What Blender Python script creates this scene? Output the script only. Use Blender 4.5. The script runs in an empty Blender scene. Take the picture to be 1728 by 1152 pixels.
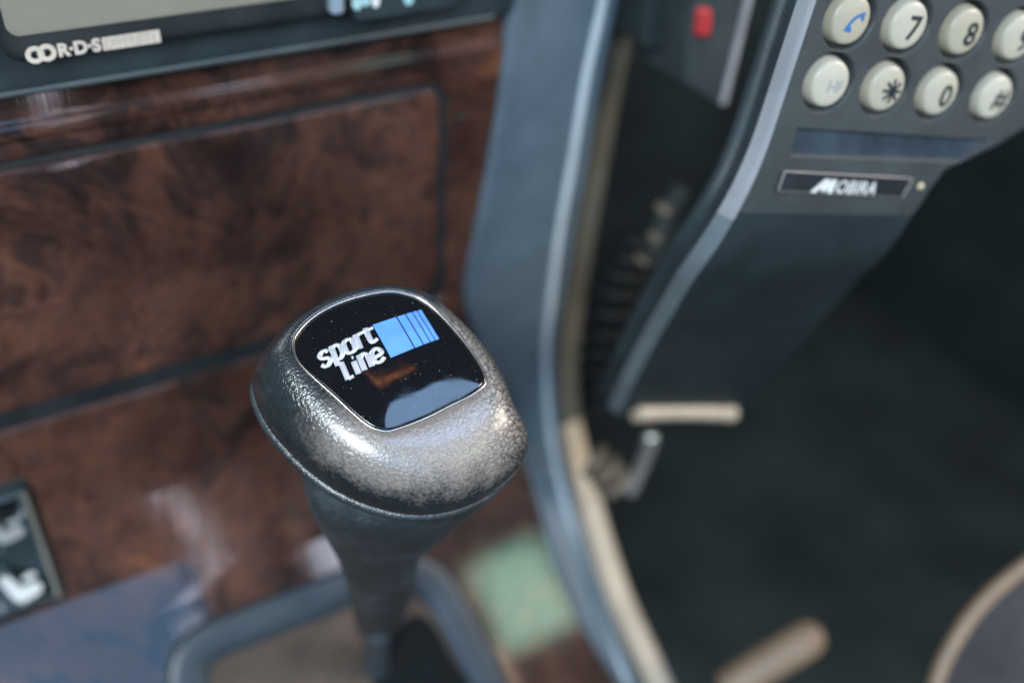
import bpy, bmesh, math, random
import numpy as np
from mathutils import Matrix, Vector
random.seed(4); rng = np.random.default_rng(7)
scene = bpy.context.scene

# ------------------------------------------------------------------ camera
W0, H0 = 1728.0, 1152.0
FPX = 1680.0                                   # 35 mm lens on a 36 mm frame
def nrm(v): v = np.asarray(v, float); return v / np.linalg.norm(v)
# car axes seen from the camera (x right, y down, z forward): fascia right / down
AX = nrm([3386, -1093, FPX])
_dn = np.array([-144, 2136, FPX], float); _dn -= AX * _dn.dot(AX)
AZ = -nrm(_dn)                                 # up along the fascia
AY = nrm(np.cross(AZ, AX))                     # forward, into the dashboard
M_CW = np.array([AX, AY, AZ])                  # camera vector -> world vector
P0 = 0.37 * np.array([(745 - 864) / FPX, (480 - 576) / FPX, 1.0])   # corner of the stowage lid = world origin
CAM = -M_CW @ P0
def ray(px, py): return M_CW @ np.array([(px - W0/2) / FPX, (py - H0/2) / FPX, 1.0])
def at(px, py, depth): return CAM + ray(px, py) * depth
def plane_hit(px, py, o, n):
    d = ray(px, py); return CAM + d * (np.dot(o - CAM, n) / np.dot(d, n))

cam_d = bpy.data.cameras.new('camera'); cam = bpy.data.objects.new('camera', cam_d)
scene.collection.objects.link(cam); scene.camera = cam
cam_d.sensor_width = 36; cam_d.lens = 35; cam_d.clip_start = 0.01; cam_d.clip_end = 20
r_, d_, f_ = M_CW @ np.array([1, 0, 0]), M_CW @ np.array([0, 1, 0]), M_CW @ np.array([0, 0, 1])
mw = Matrix.Identity(4)
for i in range(3):
    mw[i][0] = r_[i]; mw[i][1] = -d_[i]; mw[i][2] = -f_[i]; mw[i][3] = CAM[i]
cam.matrix_world = mw
cam_d.dof.use_dof = True; cam_d.dof.focus_distance = 0.221; cam_d.dof.aperture_fstop = 4.4

# ------------------------------------------------------------------ light
world = bpy.data.worlds.new('World'); scene.world = world; world.use_nodes = True
world.node_tree.nodes['Background'].inputs[0].default_value = (0.55, 0.85, 1.0, 1)
world.node_tree.nodes['Background'].inputs[1].default_value = 0.13
scene.view_settings.view_transform = 'Standard'; scene.view_settings.look = 'None'
scene.view_settings.exposure = 0.0; scene.view_settings.gamma = 1.0
def area_light(name, loc, target, w, h, radiance, col):
    l = bpy.data.lights.new(name, 'AREA'); l.shape = 'RECTANGLE'; l.size = w; l.size_y = h
    l.color = col; l.energy = radiance * math.pi * w * h
    o = bpy.data.objects.new(name, l); scene.collection.objects.link(o)
    z = nrm(np.asarray(loc) - np.asarray(target)); x = nrm(np.array([1.0, 0, 0]) - z*z[0]); y = np.cross(z, x)   # sides parallel to the dashboard
    m = Matrix.Identity(4)
    for i in range(3): m[i][0] = x[i]; m[i][1] = y[i]; m[i][2] = z[i]; m[i][3] = loc[i]
    o.matrix_world = m
    if name == 'roof_window_light': l.shape = 'ELLIPSE'
    return o
TGT = np.array([0.0, -0.06, -0.08])
def wdir(dx, dy, dz, dist): return TGT + nrm([dx, dy, dz]) * dist
LIGHTS = [
    ('left_window_light',   wdir(-0.52, -0.56, 0.62, 0.95), 0.33, 0.28, 33.0, (0.82, 0.93, 1.0)),
    ('right_window_light',  wdir(0.64, -0.54, 0.55, 1.00),  0.23, 0.25, 30.0, (1.0, 0.86, 0.70)),
    ('rear_window_light',   wdir(-0.23, -0.85, 0.47, 1.10), 0.48, 0.40, 3.6, (0.22, 0.55, 1.0)),
    ('rear_gap_light',      wdir(0.172, -0.80, 0.57, 1.10), 0.085, 0.12, 10.0, (0.72, 0.80, 1.0)),
    ('garden_window_light', wdir(0.37, -0.82, 0.44, 1.10),  0.115, 0.14, 9.0, (0.58, 1.0, 0.76)),
    ('roof_window_light',   wdir(0.24, -0.52, 0.82, 0.90),  0.46, 0.24, 6.5, (0.36, 0.60, 1.0)),
    ('added_amber_strip',   wdir(0.10, -0.24, 0.96, 0.80),  0.16, 0.022, 5.0, (1.0, 0.32, 0.10)),  # added lamp for the orange arc on the badge, no such source known
    ('windscreen_light',    wdir(-0.45, 0.45, 0.75, 0.9),   0.40, 0.25, 3.0, (0.90, 0.95, 1.0)),
]
for n_, p_, w_, h_, r0, c_ in LIGHTS: area_light(n_, p_, TGT, w_, h_, r0, c_)
area_light('ledge_streak_light', np.array([0.235, -0.93, 0.28]), np.array([-0.05, 0, 0.09]), 0.14, 0.07, 9.0, (1.0, 0.74, 0.54))  # added lamp, unseen source made up for the streak on the ledge
def strip_light(name, a, b, w, radiance, col):                 # added strip lamps, placed to draw the pale curve on the wood
    a, b = np.array(a), np.array(b); o = area_light(name, (a + b)/2, np.array([-0.11, -0.01, -0.07]), w, np.linalg.norm(b - a), radiance, col)
    y = nrm(b - a); z = nrm((a + b)/2 - np.array([-0.11, -0.01, -0.07])); z = nrm(z - y*z.dot(y)); x = np.cross(y, z)
    m = Matrix.Identity(4)
    for i in range(3): m[i][0] = x[i]; m[i][1] = y[i]; m[i][2] = z[i]; m[i][3] = (a + b)[i]/2
    o.matrix_world = m
for a_, b_ in (((-0.038, -0.93, -0.32), (-0.004, -0.978, 0.165)), ((-0.004, -0.978, 0.165), (0.001, -0.905, 0.365)), ((0.001, -0.905, 0.365), (-0.056, -0.832, 0.495))):
    strip_light('curve_strip_light', a_, b_, 0.016, 9.0, (0.86, 0.84, 1.0))

EX, EY, EZ = np.eye(3)
KT = math.radians(27)
kR = EX; kD = -EY*math.cos(KT) - EZ*math.sin(KT); kN = EZ*math.cos(KT) - EY*math.sin(KT)

# ------------------------------------------------------------------ materials
def new_mat(name):
    m = bpy.data.materials.new(name); m.use_nodes = True
    nt = m.node_tree; return m, nt, nt.nodes['Principled BSDF']
def nd(nt, t, **kw):
    n = nt.nodes.new(t)
    for k, v in kw.items(): setattr(n, k, v)
    return n
def tex_noise(nt, scale, detail=4, rough=0.55, dist=0.0, vec=None):
    n = nd(nt, 'ShaderNodeTexNoise'); n.inputs['Scale'].default_value = scale
    n.inputs['Detail'].default_value = detail; n.inputs['Roughness'].default_value = rough
    n.inputs['Distortion'].default_value = dist
    if vec is not None: nt.links.new(vec, n.inputs['Vector'])
    return n
def ramp(nt, fac, stops):
    r = nd(nt, 'ShaderNodeValToRGB'); e = r.color_ramp.elements
    while len(e) < len(stops): e.new(0.5)
    for k, (p, c) in enumerate(stops):
        e[k].position = p; e[k].color = (*c, 1) if len(c) == 3 else c
    nt.links.new(fac, r.inputs[0]); return r
def obj_coord(nt): return nd(nt, 'ShaderNodeTexCoord').outputs['Object']
def bump(nt, b, height, strength, dist, normal=None):
    n = nd(nt, 'ShaderNodeBump'); n.inputs['Strength'].default_value = strength; n.inputs['Distance'].default_value = dist
    nt.links.new(height, n.inputs['Height'])
    if normal is not None: nt.links.new(normal, n.inputs['Normal'])
    if b is not None: nt.links.new(n.outputs[0], b.inputs['Normal'])
    return n
def plastic(name, col, rough=0.45, grain=900, gstr=0.25, vary=0.25, spec=0.5, wear=None, scratches=False):
    m, nt, b = new_mat(name); co = obj_coord(nt)
    n1 = tex_noise(nt, 45, 5, 0.6, 0.3, co)
    lo = tuple(c * (1 - vary) for c in col); hi = tuple(c * (1 + vary) for c in col)
    r = ramp(nt, n1.outputs[0], [(0.3, lo), (0.7, hi)])
    nt.links.new(r.outputs[0], b.inputs['Base Color'])
    n2 = tex_noise(nt, grain, 2, 0.5, 0, co)
    bump(nt, b, n2.outputs[0], gstr, 0.0002)
    rr = ramp(nt, n1.outputs[0], [(0.3, (rough - .06,)*3), (0.75, (rough + .1,)*3)])
    nt.links.new(rr.outputs[0], b.inputs['Roughness'])
    b.inputs['Specular IOR Level'].default_value = spec
    return m
def simple(name, col, rough=0.4, metal=0.0, coat=0.0):
    m, nt, b = new_mat(name); co = obj_coord(nt)
    n = tex_noise(nt, 120, 4, 0.6, 0, co)
    r = ramp(nt, n.outputs[0], [(0.3, tuple(c*.85 for c in col)), (0.7, tuple(min(1, c*1.12) for c in col))])
    nt.links.new(r.outputs[0], b.inputs['Base Color'])
    b.inputs['Roughness'].default_value = rough; b.inputs['Metallic'].default_value = metal
    b.inputs['Coat Weight'].default_value = coat
    return m
def wood_material():
    m, nt, b = new_mat('burl_walnut'); co = obj_coord(nt)
    warp = tex_noise(nt, 14, 4, 0.6, 0.6, co)
    sub = nd(nt, 'ShaderNodeVectorMath', operation='SUBTRACT'); nt.links.new(warp.outputs['Color'], sub.inputs[0]); sub.inputs[1].default_value = (.5, .5, .5)
    mul = nd(nt, 'ShaderNodeVectorMath', operation='SCALE'); nt.links.new(sub.outputs[0], mul.inputs[0]); mul.inputs['Scale'].default_value = 0.10
    add = nd(nt, 'ShaderNodeVectorMath', operation='ADD'); nt.links.new(co, add.inputs[0]); nt.links.new(mul.outputs[0], add.inputs[1])
    swirl = tex_noise(nt, 36, 6, 0.55, 1.5, add.outputs[0])
    blot = tex_noise(nt, 20, 3, 0.5, 0.8, co)
    fine = tex_noise(nt, 190, 5, 0.65, 1.0, add.outputs[0])
    c1 = ramp(nt, swirl.outputs[0], [(0.25, (0.018, 0.013, 0.013)), (0.42, (0.050, 0.026, 0.020)),
                                     (0.52, (0.100, 0.045, 0.028)), (0.62, (0.060, 0.031, 0.024)), (0.76, (0.190, 0.074, 0.034))])
    c2 = ramp(nt, blot.outputs[0], [(0.38, (0.34, 0.33, 0.42)), (0.62, (1.08, 1.04, 1.10))])
    mx = nd(nt, 'ShaderNodeMix', data_type='RGBA', blend_type='MULTIPLY'); mx.inputs[0].default_value = 0.85
    nt.links.new(c1.outputs[0], mx.inputs[6]); nt.links.new(c2.outputs[0], mx.inputs[7])
    c3 = ramp(nt, fine.outputs[0], [(0.3, (0.6, 0.58, 0.56)), (0.65, (1.15, 1.12, 1.1))])
    m2 = nd(nt, 'ShaderNodeMix', data_type='RGBA', blend_type='MULTIPLY'); m2.inputs[0].default_value = 0.8
    nt.links.new(mx.outputs[2], m2.inputs[6]); nt.links.new(c3.outputs[0], m2.inputs[7])
    vor = nd(nt, 'ShaderNodeTexVoronoi', feature='F1'); vor.inputs['Scale'].default_value = 60; nt.links.new(add.outputs[0], vor.inputs['Vector'])
    kn = ramp(nt, vor.outputs['Distance'], [(0.06, (0.25, 0.2, 0.22)), (0.22, (1, 1, 1))])
    m3 = nd(nt, 'ShaderNodeMix', data_type='RGBA', blend_type='MULTIPLY'); m3.inputs[0].default_value = 0.55
    nt.links.new(m2.outputs[2], m3.inputs[6]); nt.links.new(kn.outputs[0], m3.inputs[7])
    nt.links.new(m3.outputs[2], b.inputs['Base Color'])
    b.inputs['Roughness'].default_value = 0.5; b.inputs['Specular IOR Level'].default_value = 0.08
    b.inputs['Coat Weight'].default_value = 1.0
    lac = tex_noise(nt, 30, 4, 0.6, 0.5, co); smear = nd(nt, 'ShaderNodeMapping'); smear.inputs['Scale'].default_value = (240, 22, 22); nt.links.new(co, smear.inputs['Vector'])
    sm_ = tex_noise(nt, 1.0, 4, 0.65, 0.2, smear.outputs[0])
    addn = nd(nt, 'ShaderNodeMath', operation='ADD'); nt.links.new(lac.outputs[0], addn.inputs[0]); nt.links.new(sm_.outputs[0], addn.inputs[1])
    cr_ = ramp(nt, addn.outputs[0], [(0.40, (0.03,)*3), (0.62, (0.11,)*3)]); cr_.color_ramp.elements[0].position = 0.42
    hv = nd(nt, 'ShaderNodeMath', operation='MULTIPLY'); nt.links.new(addn.outputs[0], hv.inputs[0]); hv.inputs[1].default_value = 0.5; nt.links.new(hv.outputs[0], cr_.inputs[0])
    nt.links.new(cr_.outputs[0], b.inputs['Coat Roughness'])
    cb = bump(nt, None, addn.outputs[0], 0.07, 0.00020); nt.links.new(cb.outputs[0], b.inputs['Coat Normal'])
    return m
def leather_material(name, worn, rough=0.27, base=(0.020, 0.024, 0.028)):
    """black leather polished by hands: fine grain, cracks on one side, rubbed paler patches"""
    m, nt, b = new_mat(name); co = obj_coord(nt)
    big = tex_noise(nt, 70, 5, 0.65, 0.4, co); speck = tex_noise(nt, 1150, 2, 0.6, 0, co)
    vor = nd(nt, 'ShaderNodeTexVoronoi', feature='DISTANCE_TO_EDGE'); vor.inputs['Scale'].default_value = 820
    wv = tex_noise(nt, 500, 2, 0.5, 0, co)
    mixv = nd(nt, 'ShaderNodeMix', data_type='VECTOR'); mixv.inputs[0].default_value = 0.0018
    nt.links.new(co, mixv.inputs[4]); nt.links.new(wv.outputs['Color'], mixv.inputs[5])
    nt.links.new(mixv.outputs[1], vor.inputs['Vector'])
    cr = nd(nt, 'ShaderNodeTexVoronoi', feature='DISTANCE_TO_EDGE'); cr.inputs['Scale'].default_value = 640
    nt.links.new(mixv.outputs[1], cr.inputs['Vector'])
    # rubbed wear at top and front; the knob's pale reflection is painted in too
    sep = nd(nt, 'ShaderNodeSeparateXYZ'); nt.links.new(co, sep.inputs[0])
    def axis(o, a, b_):
        mr = nd(nt, 'ShaderNodeMapRange'); mr.inputs[1].default_value = a; mr.inputs[2].default_value = b_
        nt.links.new(o, mr.inputs[0]); return mr.outputs[0]
    def math_(op, x, y):
        k = nd(nt, 'ShaderNodeMath', operation=op)
        for i, v in enumerate((x, y)):
            if isinstance(v, (int, float)): k.inputs[i].default_value = v
            else: nt.links.new(v, k.inputs[i])
        return k.outputs[0]
    def along(v):
        k = nd(nt, 'ShaderNodeVectorMath', operation='DOT_PRODUCT'); nt.links.new(co, k.inputs[0]); k.inputs[1].default_value = tuple(v); return k.outputs['Value']
    xr = axis(sep.outputs[0], 0.003, 0.023)
    wob = math_('MULTIPLY', math_('SUBTRACT', big.outputs[0], 0.5), 0.016)
    wob2 = math_('MULTIPLY', math_('SUBTRACT', speck.outputs[0], 0.5), 0.006)
    hgt = math_('ADD', math_('ADD', along(kN), wob), wob2)
    frt = math_('ADD', math_('ADD', math_('ADD', along(kD), math_('MULTIPLY', sep.outputs[0], 0.40)), wob), wob2)
    wear_sheen = math_('MULTIPLY', math_('MULTIPLY', axis(hgt, -0.0025, 0.0035), axis(frt, -0.006, 0.010)), worn)
    wear = ramp(nt, wear_sheen, [(0.0, (0, 0, 0)), (1.0, (1, 1, 1))])
    colr = nd(nt, 'ShaderNodeMix', data_type='RGBA'); nt.links.new(wear.outputs[0], colr.inputs[0])
    dusty = ramp(nt, big.outputs[0], [(0.32, tuple(c*0.6 for c in base)), (0.55, base), (0.72, tuple(c*2.2 for c in base))])
    nt.links.new(dusty.outputs[0], colr.inputs[6]); colr.inputs[7].default_value = (0.20, 0.168, 0.148, 1)
    crack = ramp(nt, cr.outputs['Distance'], [(0.01, (0.10,)*3), (0.14, (1,)*3)])
    cm = math_('MULTIPLY', math_('MULTIPLY', math_('MULTIPLY', xr, xr), axis(math_('ADD', big.outputs[0], math_('MULTIPLY', xr, 0.35)), 0.45, 0.75)), 0.9)
    cf = nd(nt, 'ShaderNodeMix', data_type='RGBA', blend_type='MULTIPLY'); nt.links.new(cm, cf.inputs[0])
    nt.links.new(colr.outputs[2], cf.inputs[6]); nt.links.new(crack.outputs[0], cf.inputs[7])
    pits = ramp(nt, speck.outputs[0], [(0.34, (0.78,)*3), (0.50, (1.0,)*3), (0.66, (1.16,)*3)])
    sp2 = nd(nt, 'ShaderNodeMix', data_type='RGBA', blend_type='MULTIPLY'); sp2.inputs[0].default_value = 0.75
    nt.links.new(cf.outputs[2], sp2.inputs[6]); nt.links.new(pits.outputs[0], sp2.inputs[7])
    nt.links.new(sp2.outputs[2], b.inputs['Base Color'])
    rr = ramp(nt, wear_sheen, [(0.0, (rough,)*3), (1.0, (rough + 0.09,)*3)]); nt.links.new(rr.outputs[0], b.inputs['Roughness'])
    b.inputs['Specular IOR Level'].default_value = 0.95
    g = ramp(nt, vor.outputs['Distance'], [(0.0, (0,)*3), (0.28, (1,)*3)])
    n1 = bump(nt, None, g.outputs[0], 0.5, 0.00010)
    n2 = bump(nt, None, speck.outputs[0], 0.7, 0.00026, n1.outputs[0])
    hm = math_('MULTIPLY', crack.outputs[0], cm)
    n3 = bump(nt, b, hm, 0.7, 0.00040, n2.outputs[0])
    b.inputs['Coat Weight'].default_value = 0.8 if worn else 0.15; b.inputs['Coat Roughness'].default_value = 0.24
    return m
def carpet_material(name, col):
    m, nt, b = new_mat(name); co = obj_coord(nt)
    n = tex_noise(nt, 600, 3, 0.7, 0, co); n2 = tex_noise(nt, 12, 3, 0.6, 0, co)
    r = ramp(nt, n2.outputs[0], [(0.3, tuple(c*.65 for c in col)), (0.7, tuple(c*1.3 for c in col))])
    nt.links.new(r.outputs[0], b.inputs['Base Color']); b.inputs['Roughness'].default_value = 0.95
    b.inputs['Specular IOR Level'].default_value = 0.15
    bump(nt, b, n.outputs[0], 0.8, 0.001); return m

WOOD = wood_material()
LEATHER = leather_material('worn_leather', 1.0)
LEATHER_LOW = leather_material('neck_leather', 0.0, 0.40, (0.029, 0.037, 0.043))
GREY = plastic('grey_dash_vinyl', (0.085, 0.118, 0.145), 0.42, 700, 0.3, 0.15)
DARKP = plastic('dark_bezel_plastic', (0.016, 0.026, 0.031), 0.42, 900, 0.2)
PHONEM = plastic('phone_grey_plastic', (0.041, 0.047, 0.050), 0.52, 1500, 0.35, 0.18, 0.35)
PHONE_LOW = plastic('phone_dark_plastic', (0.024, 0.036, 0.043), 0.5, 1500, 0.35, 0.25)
PHONE_STRIP = plastic('phone_lit_edge', (0.215, 0.22, 0.235), 0.5, 1500, 0.4, 0.15)
BLACKG = simple('black_gloss', (0.006, 0.006, 0.008), 0.07, 0, 1.0)
CHROME = simple('silver_letter', (0.80, 0.81, 0.86), 0.22, 0.55)
RIMM = simple('worn_silver_rim', (0.55, 0.50, 0.46), 0.28, 1.0)
BLUE = simple('badge_blue', (0.115, 0.30, 0.80), 0.30, 0, 0.5)
KEYM = plastic('cream_key', (0.42, 0.39, 0.32), 0.36, 1500, 0.1, 0.16)
_nt = KEYM.node_tree; _oi = nd(_nt, 'ShaderNodeObjectInfo'); _b = _nt.nodes['Principled BSDF']; _src = _b.inputs['Base Color'].links[0].from_socket
_mx = nd(_nt, 'ShaderNodeMix', data_type='RGBA', blend_type='MULTIPLY'); _mx.inputs[0].default_value = 1.0
_rp = ramp(_nt, _oi.outputs['Random'], [(0.0, (0.82, 0.79, 0.72)), (1.0, (1.05, 1.05, 1.05))])
_nt.links.new(_src, _mx.inputs[6]); _nt.links.new(_rp.outputs[0], _mx.inputs[7]); _nt.links.new(_mx.outputs[2], _b.inputs['Base Color'])
INK = simple('black_ink', (0.012, 0.018, 0.024), 0.5)
BLUEINK = simple('blue_ink', (0.035, 0.13, 0.33), 0.5)
FAINT = simple('faded_ink', (0.30, 0.31, 0.31), 0.5)
WHITEINK = simple('white_print', (0.62, 0.62, 0.60), 0.5)
CREAMINK = simple('cream_print', (0.52, 0.45, 0.38), 0.5)
LCD = plastic('display_grey', (0.195, 0.182, 0.148), 0.35, 600, 0.05, 0.06)
LCDSEG = simple('display_segment', (0.15, 0.15, 0.135), 0.5)
RED = simple('red_button', (0.42, 0.035, 0.04), 0.5)
TAN = simple('tan_plastic', (0.25, 0.17, 0.11), 0.5)
LIPM = simple('lit_lip', (0.44, 0.35, 0.27), 0.4)
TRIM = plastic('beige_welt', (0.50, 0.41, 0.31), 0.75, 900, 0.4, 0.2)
DARKCLOTH = carpet_material('dark_carpet', (0.027, 0.036, 0.037))
BLACKR = plastic('black_rubber', (0.012, 0.015, 0.017), 0.5, 900, 0.2)
STEEL = simple('brushed_steel', (0.45, 0.47, 0.50), 0.30, 1.0)
PLATEM = plastic('gate_plate', (0.075, 0.054, 0.042), 0.6, 700, 0.15, 0.3, 0.2)

# ------------------------------------------------------------------ object helpers
def mesh_obj(name, verts, faces, mat, parent=None, smooth=True, origin=None):
    verts = np.asarray(verts, float).reshape(-1, 3)
    o0 = np.asarray(origin, float) if origin is not None else verts.mean(0)
    me = bpy.data.meshes.new(name); me.from_pydata([tuple(v - o0) for v in verts], [], [tuple(f) for f in faces])
    me.materials.append(mat)
    if smooth: me.polygons.foreach_set('use_smooth', [True] * len(me.polygons))
    me.update(); me.validate()
    o = bpy.data.objects.new(name, me); scene.collection.objects.link(o)
    if parent is not None:
        o.parent = parent; o.location = Vector(o0) - world_loc(parent)
    else: o.location = Vector(o0)
    return o
def world_loc(o):
    v = Vector((0, 0, 0))
    while o is not None: v += o.location; o = o.parent
    return v
def tag(o, label=None, cat=None, group=None, kind=None):
    for k, v in (('label', label), ('category', cat), ('group', group), ('kind', kind)):
        if v: o[k] = v
    return o
def thing(name, loc, label, cat, group=None):
    o = bpy.data.objects.new(name, None); scene.collection.objects.link(o); o.location = Vector(loc)
    o.empty_display_size = 0.01
    return tag(o, label, cat, group)
class MB:
    def __init__(s): s.v = []; s.f = []
    def add(s, verts, faces):
        k = len(s.v); s.v += [np.asarray(p, float) for p in verts]; s.f += [tuple(i + k for i in f) for f in faces]
    def grid(s, P, closed_u=False, closed_v=False):      # P[i][j]
        n, m = len(P), len(P[0]); f = []
        for i in range(n if closed_u else n - 1):
            for j in range(m if closed_v else m - 1):
                i2, j2 = (i + 1) % n, (j + 1) % m
                f.append((i*m + j, i*m + j2, i2*m + j2, i2*m + j))
        s.add([p for row in P for p in row], f)
    def fan(s, ring, c):
        n = len(ring); s.add(list(ring) + [c], [(i, (i + 1) % n, n) for i in range(n)])
    def box(s, c, ax, half):
        ax = [np.asarray(a, float) for a in ax]; v = []
        for i in (-1, 1):
            for j in (-1, 1):
                for k in (-1, 1): v.append(np.asarray(c) + ax[0]*half[0]*i + ax[1]*half[1]*j + ax[2]*half[2]*k)
        s.add(v, [(0, 1, 3, 2), (4, 6, 7, 5), (0, 4, 5, 1), (2, 3, 7, 6), (0, 2, 6, 4), (1, 5, 7, 3)])
    def tube(s, pts, rad, n=12, caps=True, closed=False):
        pts = [np.asarray(p, float) for p in pts]; m = len(pts)
        rad = [rad] * m if np.isscalar(rad) else rad
        T = []
        for i in range(m):
            a, b = (pts[(i - 1) % m], pts[(i + 1) % m]) if closed else (pts[max(i - 1, 0)], pts[min(i + 1, m - 1)])
            T.append(nrm(b - a))
        u = np.cross(T[0], [0.31, 0.2, 0.93]); u = nrm(u); P = []
        for i in range(m):
            u = nrm(u - T[i] * np.dot(u, T[i])); w = np.cross(T[i], u)
            P.append([pts[i] + rad[i] * (math.cos(2*math.pi*k/n) * u + math.sin(2*math.pi*k/n) * w) for k in range(n)])
        s.grid(P, closed_u=closed, closed_v=True)
        if caps and not closed: s.fan(P[0][::-1], pts[0]); s.fan(P[-1], pts[-1])
    def make(s, name, mat, parent=None, smooth=True, origin=None):
        o = mesh_obj(name, s.v, s.f, mat, parent, smooth, origin); return o
def bevel(o, w, seg=3, ang=35):
    b = o.modifiers.new('bevel', 'BEVEL'); b.width = w; b.segments = seg; b.limit_method = 'ANGLE'; b.angle_limit = math.radians(ang)
    return o
def catmull(P, n=8, closed=False):
    P = [np.asarray(p, float) for p in P]; m = len(P); out = []
    for i in range(m if closed else m - 1):
        if closed: a, b, c, d = P[(i-1) % m], P[i], P[(i+1) % m], P[(i+2) % m]
        else: a, b, c, d = P[max(i-1, 0)], P[i], P[i+1], P[min(i+2, m-1)]
        for k in range(n):
            t = k / n
            out.append(0.5 * ((2*b) + (c-a)*t + (2*a-5*b+4*c-d)*t*t + (3*b-3*c+d-a)*t**3))
    if not closed: out.append(P[-1])
    return out
def sstep(x, a, b):
    t = np.clip((x - a) / (b - a), 0, 1); return t*t*(3 - 2*t)

class Swept:
    """a profile curve (b,c) swept along axis A: the shape of the console and of the handset"""
    def __init__(s, O, A, B, N, prof):
        s.O, s.A, s.B, s.N = [np.asarray(v, float) for v in (O, A, B, N)]
        s.p = np.asarray(prof, float); seg = np.diff(s.p, axis=0); L = np.linalg.norm(seg, axis=1)
        s.s = np.concatenate([[0], np.cumsum(L)])
        t = seg / L[:, None]; tv = np.vstack([t[:1], t[:-1] + t[1:], t[-1:]]); tv /= np.linalg.norm(tv, axis=1)[:, None]
        s.nv = np.stack([-tv[:, 1], tv[:, 0]], 1)        # outward normal in (b,c)
    def pt(s, a, q, h=0.0):
        b = np.interp(q, s.s, s.p[:, 0]); c = np.interp(q, s.s, s.p[:, 1])
        if q > s.s[-1]:
            e = nrm(s.p[-1] - s.p[-2]); b += e[0]*(q - s.s[-1]); c += e[1]*(q - s.s[-1])
        if q < 0:
            e = nrm(s.p[1] - s.p[0]); b += e[0]*q; c += e[1]*q
        n0 = np.interp(q, s.s, s.nv[:, 0]); n1 = np.interp(q, s.s, s.nv[:, 1])
        return s.O + a*s.A + (b + n0*h)*s.B + (c + n1*h)*s.N
    def nor(s, q): return nrm(np.interp(q, s.s, s.nv[:, 0]) * s.B + np.interp(q, s.s, s.nv[:, 1]) * s.N)
    def hit(s, px, py, h=0.0):
        d = ray(px, py); o = CAM - s.O
        p = s.p + s.nv * h
        do, dd = np.array([o @ s.B, o @ s.N]), np.array([d @ s.B, d @ s.N]); best = None
        for i in range(len(p) - 1):
            e = p[i+1] - p[i]; den = dd[0]*e[1] - dd[1]*e[0]
            if abs(den) < 1e-12: continue
            w = p[i] - do
            t = (w[0]*e[1] - w[1]*e[0]) / den; k = (w[0]*dd[1] - w[1]*dd[0]) / den
            lo = -1e9 if i == 0 else -1e-9; hi = 1e9 if i == len(p) - 2 else 1 + 1e-9
            if t > 0 and lo <= k <= hi and (best is None or t < best[0]):
                best = (t, o @ s.A + t*(d @ s.A), s.s[i] + k*(s.s[i+1] - s.s[i]))
        return np.array(best[1:])
    def curve(s, pts, h=0.0):                            # pixels -> a(q) interpolator
        H = np.array([s.hit(x, y, h) for x, y in pts]); H = H[np.argsort(H[:, 1])]
        def f(q):
            if q < H[0, 1]: return H[0, 0] + (q - H[0, 1]) * (H[1, 0] - H[0, 0]) / (H[1, 1] - H[0, 1])
            if q > H[-1, 1]: return H[-1, 0] + (q - H[-1, 1]) * (H[-1, 0] - H[-2, 0]) / (H[-1, 1] - H[-2, 1])
            return float(np.interp(q, H[:, 1], H[:, 0]))
        f.H = H; return f
def smooth_fn(f, q0, q1, n=160, k=9):                    # rounds the corners of a piecewise-linear edge
    qs = np.linspace(q0, q1, n); v = np.array([f(q) for q in qs])
    pad = np.concatenate([2*v[0] - v[k:0:-1], v, 2*v[-1] - v[-2:-k-2:-1]])
    ker = np.hanning(2*k + 1); ker /= ker.sum(); v2 = np.convolve(pad, ker, 'valid')
    return lambda q: float(np.interp(q, qs, v2))
def arc_profile(b_start, b_bend, radius, angle, b_after, side):
    """straight down, an arc turning toward +N (side=1) or -N (side=-1), then straight again"""
    P = [(b_start, 0.0)]; n = 24
    for i in range(n + 1):
        t = angle * i / n; P.append((b_bend + radius*math.sin(t), side * radius*(1 - math.cos(t))))
    P.append((P[-1][0] + b_after*math.cos(angle), P[-1][1] + side * b_after*math.sin(angle)))
    return P
EX, EY, EZ = np.eye(3)

# ------------------------------------------------------------------ footwell and cabin behind everything
def sheet(name, o, u, v, nu, nv, mat, amp=0.0, label=None):
    P = [[np.asarray(o) + np.asarray(u)*i/nu + np.asarray(v)*j/nv for j in range(nv + 1)] for i in range(nu + 1)]
    nn = nrm(np.cross(u, v))
    P = [[p + nn * amp * math.sin(p[0]*23 + 1.3*p[1]*17) * math.cos(p[1]*19 + p[2]*31) for p in row] for row in P]
    b = MB(); b.grid(P); o_ = b.make(name, mat); tag(o_, kind='structure')
    if label: o_['label'] = label
    return o_
sheet('footwell_floor', (-0.8, -1.0, -0.47), (2.0, 0, 0), (0, 1.6, 0), 40, 40, DARKCLOTH, 0.004, 'dark carpet on the floor of the footwell')
sheet('bulkhead', (-0.8, 0.42, -0.5), (2.0, 0, 0), (0, 0, 1.0), 30, 30, DARKCLOTH, 0.004, 'dark carpeted bulkhead at the front of the footwell')
sheet('door_lining', (0.75, -1.0, -0.5), (0, 1.5, 0), (0, 0, 0.9), 20, 20, DARKCLOTH, 0.003, 'dark lining of the far door')

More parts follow.
